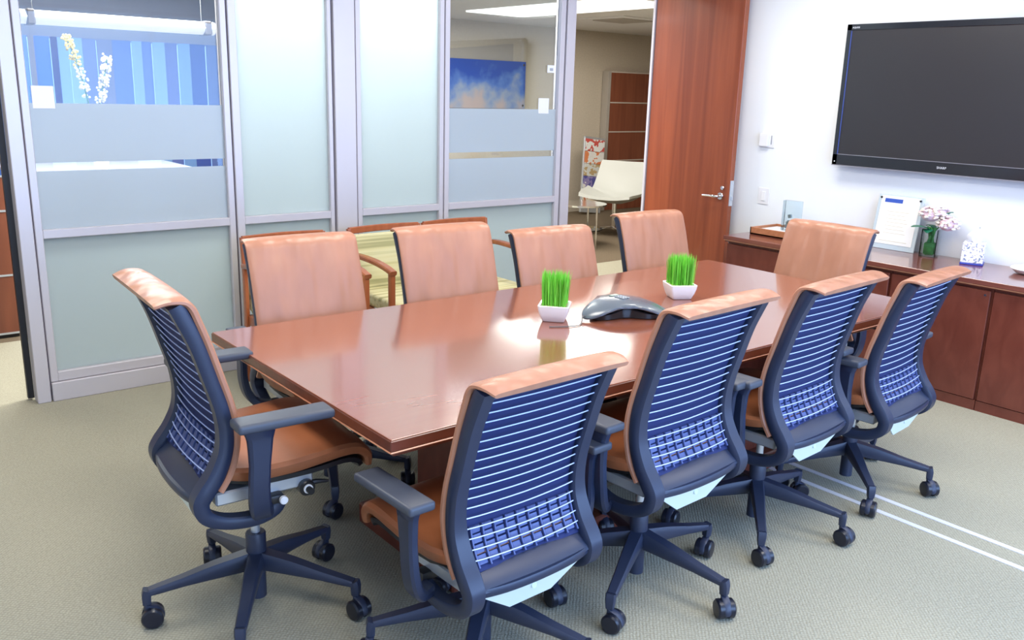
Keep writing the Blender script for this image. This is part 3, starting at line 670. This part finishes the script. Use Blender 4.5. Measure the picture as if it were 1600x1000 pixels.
for r0, r1 in zip(rings, rings[1:]):
    for j in range(seg): bm.faces.new((r0[j], r0[(j + 1) % seg], r1[(j + 1) % seg], r1[j]))
bm.faces.new(rings[-1]); bm.faces.new(rings[0]); obj('speaker_base', bm, black, t, True)
bm = N()
for r_ in range(4):
    for c_ in range(3): box(bm, -.018 + c_ * .014, -.008 + c_ * .014, -.03 + r_ * .014, -.021 + r_ * .014, .0695, .0735, .001, 1)
obj('keypad', bm, mat('key_grey', (.35, .38, .42), .5), t)
obj('display', box(N(), -.02, .022, .030, .05, .066, .0722, .001, 1), mat('lcd', (.22, .28, .24), .2), t)
cb = N(); tube(cb, [(2.345, 2.412, TZ + .014), (2.325, 2.42, TZ + .022), (2.305, 2.405, TZ + .006), (2.28, 2.385, TZ + .004), (2.255, 2.375, TZ + .003), (2.20, 2.39, TZ + .003), (2.15, 2.42, TZ + .003)], .0022, 6)
o = obj('phone_cable', cb, mat('cable_grey', (.12, .12, .12), .5)); tag(o, 'thin cable running from the conference phone to the near grass pot', 'cable')

# ------------------------------------------------------------------ corridor cabinet at the left
t = thing('corridor_cabinet', 'low wood cabinet with silver lines seen past the left end of the glass wall', 'cabinet', (0, 6.15, 0))
obj('body', box(N(), -1.2, .975, .0, .07, .03, 1.01), cab_wood, t)
bm = N()
for z in (.03, .40, .80, 1.01): box(bm, -1.2, .976, -.004, .002, z - .006, z + .006)
obj('metal_line', bm, silver, t)
obj('kick_strip', box(N(), -1.2, .975, .01, .07, 0, .03), black, t)

# office beyond the left panel
t = thing('linear_pendant', 'long white linear pendant light beyond the left glass panel', 'pendant light', (2.27, 8.0, 2.05))
bm = N(); sweep(bm, [(-.76, 0, 0), (.76, 0, 0)], (0, 1, 0), .09, .055, ROUND, 1, False); obj('shade', bm, tube_on, t, True)
for s in (-1, 1):
    obj('end_band', box(N(), s * .69 - .03, s * .69 + .03, -.094, .094, -.059, .059, .01, 1), mat('brown_band', (.16, .13, .12), .5), t)
    bm = N(); tube(bm, [(s * .66, 0, .05), (s * .66, 0, .55)], .003, 6, sp=False); obj('suspension_wire', bm, chrome, t)
t = thing('panel_curtain', 'row of light and dark blue fabric panels across the far office window', 'curtain', (.95, 10.5, .60))
edges = [0.95, 1.81, 2.04, 2.10, 2.25, 2.32, 2.43, 2.56, 2.70, 2.86, 3.06, 3.17, 3.28, 3.42, 3.56, 3.70, 3.88, 4.24]
cols = [(.20, .40, .85), (.22, .42, .86), (.36, .36, .45), (.12, .30, .90), (.06, .07, .30), (.38, .62, .92), (.40, .64, .94), (.26, .36, .66), (.30, .36, .58), (.20, .34, .74), (.40, .64, .94), (.22, .36, .78), (.42, .68, .95), (.24, .34, .72), (.36, .62, .95), (.10, .22, .66), (.22, .34, .7), (.12, .2, .6), (.2, .3, .7)]
for i in range(len(edges) - 1):
    bm = N(); box(bm, edges[i] - .95, edges[i + 1] - .95 - .004, (i % 2) * .02, (i % 2) * .02 + .006, 0, 1.41)
    m = frost_mat('curtain_blue_%d' % i, cols[i], .5); obj('fabric_panel', bm, m, t)
t = thing('meeting_table', 'pale table top seen through the clear strip of the left glass panel', 'table', (2.5, 9.1, 0))
obj('tabletop', box(N(), -.95, .7, -.75, 1.1, .72, .75, .005, 1), capw, t)
for sx in (-.5, .4): obj('pedestal', box(N(), sx - .2, sx + .2, -.2, .4, 0, .72, .01, 1), greywall, t)
t = thing('orchid_arrangement', 'tall yellow and white orchid stems beyond the left glass panel', 'flowers', (2.24, 8.9, .75))
bm = N(); lathe(bm, [(.05, 0), (.07, .1), (.05, .22), (.055, .25)], 20); obj('vase', bm, ceramic, t, True)
stem_g = mat('orchid_stem', (.06, .16, .12), .5)
st = [[(0, 0, .2), (-.05, 0, .55), (-.12, 0, .95), (-.20, 0, 1.2)], [(0, 0, .2), (.02, 0, .55), (.09, 0, .85), (.13, 0, 1.05)]]
for k, p in enumerate(st):
    bm = N(); tube(bm, p, .006, 6); sm = obj('stem', bm, stem_g, t, True)
    cp = cr(p, 12); n0 = len(cp)
    bm = N()
    for j in range(52):
        f = random.uniform(.42, 1.0); q = cp[min(n0 - 1, int(f * n0))]; yel = 1 if (k == 0 and f > .66) else 0
        for m_ in range(3): sph(bm, (q.x + random.uniform(-.04, .04), q.y + random.uniform(-.03, .03), q.z + random.uniform(-.02, .02)), .012, 1, (1, .6, 1), yel)
    obj('blossom', bm, [mat('orchid_white', (.62, .60, .58), .6), mat('orchid_yellow', (.55, .40, .08), .6)], sm)

# ------------------------------------------------------------------ lounge beyond the doorway
bm = N(); box(bm, 5.72, 6.48, 5.70, 7.95, 2.385, 2.4); o = obj('ceiling_light', bm, lamp_on); tag(o, 'long bright recessed ceiling light panel beyond the glass', 'ceiling light')
t = thing('ceiling_diffuser', 'square air diffuser in the lounge ceiling above the wood panel', 'vent', (7.4, 7.3, 2.4))
obj('frame', box(N(), -.35, .35, -.35, .35, -.012, 0, .003, 1), ceil_m, t); obj('blade', box(N(), -.24, .24, -.24, .24, -.022, -.012, .003, 1), taupe, t)
# cloud picture
cl = bpy.data.materials.new('cloud_print'); cl.use_nodes = True; nn = cl.node_tree.nodes; ll = cl.node_tree.links; tcx = nn.new('ShaderNodeTexCoord')
sp = nn.new('ShaderNodeSeparateXYZ'); ll.new(tcx.outputs['Object'], sp.inputs[0])
no = nn.new('ShaderNodeTexNoise'); no.inputs['Scale'].default_value = 3.2; no.inputs['Detail'].default_value = 6; ll.new(tcx.outputs['Object'], no.inputs[0])
ma = nn.new('ShaderNodeMath'); ma.operation = 'MULTIPLY_ADD'; ll.new(sp.outputs['Z'], ma.inputs[0]); ma.inputs[1].default_value = -.85; ll.new(no.outputs[0], ma.inputs[2])
mb = nn.new('ShaderNodeMath'); mb.operation = 'MULTIPLY_ADD'; ll.new(sp.outputs['X'], mb.inputs[0]); mb.inputs[1].default_value = -.10; ll.new(ma.outputs[0], mb.inputs[2])
r_ = nn.new('ShaderNodeValToRGB'); e = r_.color_ramp.elements; e[0].position = .36; e[0].color = (.020, .07, .42, 1); e[1].position = .80; e[1].color = (.50, .40, .38, 1); q = e.new(.52); q.color = (.10, .20, .55, 1); q = e.new(.66); q.color = (.30, .36, .50, 1)
ll.new(mb.outputs[0], r_.inputs[0]); ll.new(r_.outputs[0], nn['Principled BSDF'].inputs['Base Color']); nn['Principled BSDF'].inputs['Roughness'].default_value = .35
t = thing('sky_picture', 'blue sky and cloud picture on the lounge wall beyond the glass', 'picture', (6.75, 8.97, 1.70))
obj('print', box(N(), -.64, .64, -.012, 0, -.32, .255, .002, 1), cl, t)
for sx in (-.6, .6):
    for sz in (-.28, .215):
        bm = N(); cyl(bm, (sx, -.014, sz), (0, 1, 0), .014, .012, 12); obj('standoff', bm, chrome, t)
bm = N(); prism(bm, [(5.3, 8.985, 1.5), (7.2, 8.985, 1.5), (7.2, 8.985, 2.165), (5.3, 8.985, 1.96)], (0, .012, 0)); struct('painted_reflection', bm, taupe)  # flat taupe board standing in for a reflection on the lounge wall
# wood column panels
t = thing('wood_wall_panel', 'reddish wood wall panel divided by pale lines, beyond the doorway', 'wall panel', (9.4, 8.95, 0))
obj('panel_face', box(N(), -.56, .62, -.05, .04, .0, 1.89, .002, 1), panel_wood, t)
bm = N()
for z in (.30, .69, 1.085, 1.48, 1.885): box(bm, -.56, .62, -.056, -.049, z - .008, z + .008)
obj('pale_line', bm, mat('pale_strip', (.62, .55, .47), .5), t)
obj('side_post', box(N(), -.62, -.56, -.07, .04, 0, 1.895, .003, 1), taupe, t)
# magazine rack
t = thing('magazine_rack', 'slanted rack of magazine covers beside the white lounge chair', 'magazine rack', (8.38, 8.70, 0), 0)
Mr = Matrix.Rotation(R(6), 4, 'Y') @ Matrix.Rotation(R(-5), 4, 'X')
obj('rack_frame', box(N(), -.19, .19, -.015, .015, .02, 1.03, .003, 1, M=Mr), silver, t)
mc = [((.62, .10, .08), (.85, .85, .82)), ((.85, .84, .8), (.75, .25, .1)), ((.72, .74, .7), (.55, .4, .2)), ((.30, .25, .50), (.10, .10, .35)), ((.80, .70, .55), (.6, .2, .1))]
for k in range(5):
    z1 = 1.0 - k * .165; m = mat('magazine_cover_%d' % k, mc[k][0], .35)
    cc = bpy.data.materials.new('cover_art_%d' % k); cc.use_nodes = True; nn = cc.node_tree.nodes; ll = cc.node_tree.links; no = nn.new('ShaderNodeTexNoise'); no.inputs['Scale'].default_value = 11; no.inputs['Detail'].default_value = 2; tcx = nn.new('ShaderNodeTexCoord'); ll.new(tcx.outputs['Object'], no.inputs[0])
    rr = nn.new('ShaderNodeValToRGB'); rr.color_ramp.interpolation = 'CONSTANT'; e = rr.color_ramp.elements; e[0].color = (*mc[k][1], 1); e[1].position = .47; e[1].color = (*mc[k][0], 1); q = e.new(.6); q.color = (.82, .80, .76, 1); ll.new(no.outputs[0], rr.inputs[0]); ll.new(rr.outputs[0], nn['Principled BSDF'].inputs['Base Color'])
    o = obj('magazine', box(N(), -.175, .175, -.030, -.018, z1 - .16, z1, .001, 1, M=Mr), cc); o.location = (8.38, 8.70, 0)
    tag(o, ['topmost magazine on the slanted rack, red and white cover', 'second magazine from the top of the slanted rack, white and orange cover', 'middle magazine on the slanted rack, pale cover', 'fourth magazine on the slanted rack, dark blue cover', 'lowest magazine on the slanted rack, tan cover'][k], 'magazine', 'magazines on the slanted rack')
# white lounge chair(s)
def lounge_chair(x, y, rz, label):
    t = thing('lounge_chair', label, 'lounge chair', (x, y, 0), R(rz), 'white shell lounge chairs beyond the doorway')
    bm = N()
    # local: faces -Y. back panel then seat, wings flaring
    sec = [(-1, .9), (-.62, .1), (0, 0), (.62, .1), (1, .9), (1, 1.3), (.62, .5), (0, .4), (-.62, .5), (-1, 1.3)]
    P = cr([(0, .46, .80), (0, .38, .60), (0, .27, .40), (0, .10, .345), (0, -.18, .36), (0, -.46, .43)], 5); rings = []
    W = [.31, .33, .35, .37, .37, .30]; Dp = [.02, .05, .10, .16, .12, .03]
    for i, p in enumerate(P):
        f = i / (len(P) - 1); tng = (P[min(i + 1, len(P) - 1)] - P[max(i - 1, 0)]).normalized(); nn_ = Vector((1, 0, 0)).cross(tng); nn_ = -nn_ if nn_.z < 0 else nn_
        wv = interp(W, f); dp = interp(Dp, f)
        rings.append([bm.verts.new(p + Vector((u * wv, 0, 0)) + nn_ * ((abs(u) ** 2) * dp + th)) for u, th in [(-1, 0), (-.6, 0), (-.25, 0), (.25, 0), (.6, 0), (1, 0), (1, .028), (.6, .035), (.25, .035), (-.25, .035), (-.6, .035), (-1, .028)]])
    for r0, r1 in zip(rings, rings[1:]):
        for j in range(12): bm.faces.new((r0[j], r0[(j + 1) % 12], r1[(j + 1) % 12], r1[j]))
    bm.faces.new(rings[0]); bm.faces.new(rings[-1]); obj('shell', bm, shell_w, t, True)
    bm = N(); tube(bm, [(0, 0, .05), (0, 0, .35)], .025, 14, sp=False)
    for k in range(4): sweep(bm, [(0, 0, .07), (.15 * math.cos(k * 1.571 + .78), .15 * math.sin(k * 1.571 + .78), .05), (.32 * math.cos(k * 1.571 + .78), .32 * math.sin(k * 1.571 + .78), .015)], (-math.sin(k * 1.571 + .78), math.cos(k * 1.571 + .78), 0), .018, .008)
    obj('swivel_base', bm, chrome, t, True)
lounge_chair(7.48, 7.35, -62, 'white moulded lounge chair on a chrome base, in full view through the doorway')
lounge_chair(8.55, 7.5, -60, 'white moulded lounge chair partly hidden behind the open wood door')
t = thing('side_table', 'small chrome and glass side table beside the white lounge chair', 'side table', (6.52, 6.90, 0))
bm = N(); lathe(bm, [(.001, .44), (.26, .44), (.26, .452), (.001, .452)], 28); obj('glass_top', bm, glass, t)
bm = N(); lathe(bm, [(.26, .438), (.272, .438), (.272, .456), (.26, .456)], 28); 
for a in range(3): tube(bm, [(.25 * math.cos(a * 2.094 + .5), .25 * math.sin(a * 2.094 + .5), .44), (.25 * math.cos(a * 2.094 + .5), .25 * math.sin(a * 2.094 + .5), 0)], .010, 8, sp=False)
obj('chrome_frame', bm, chrome, t)
bm = N(); lathe(bm, [(.001, .18), (.24, .18), (.24, .19), (.001, .19)], 24); obj('lower_shelf', bm, glass, t)
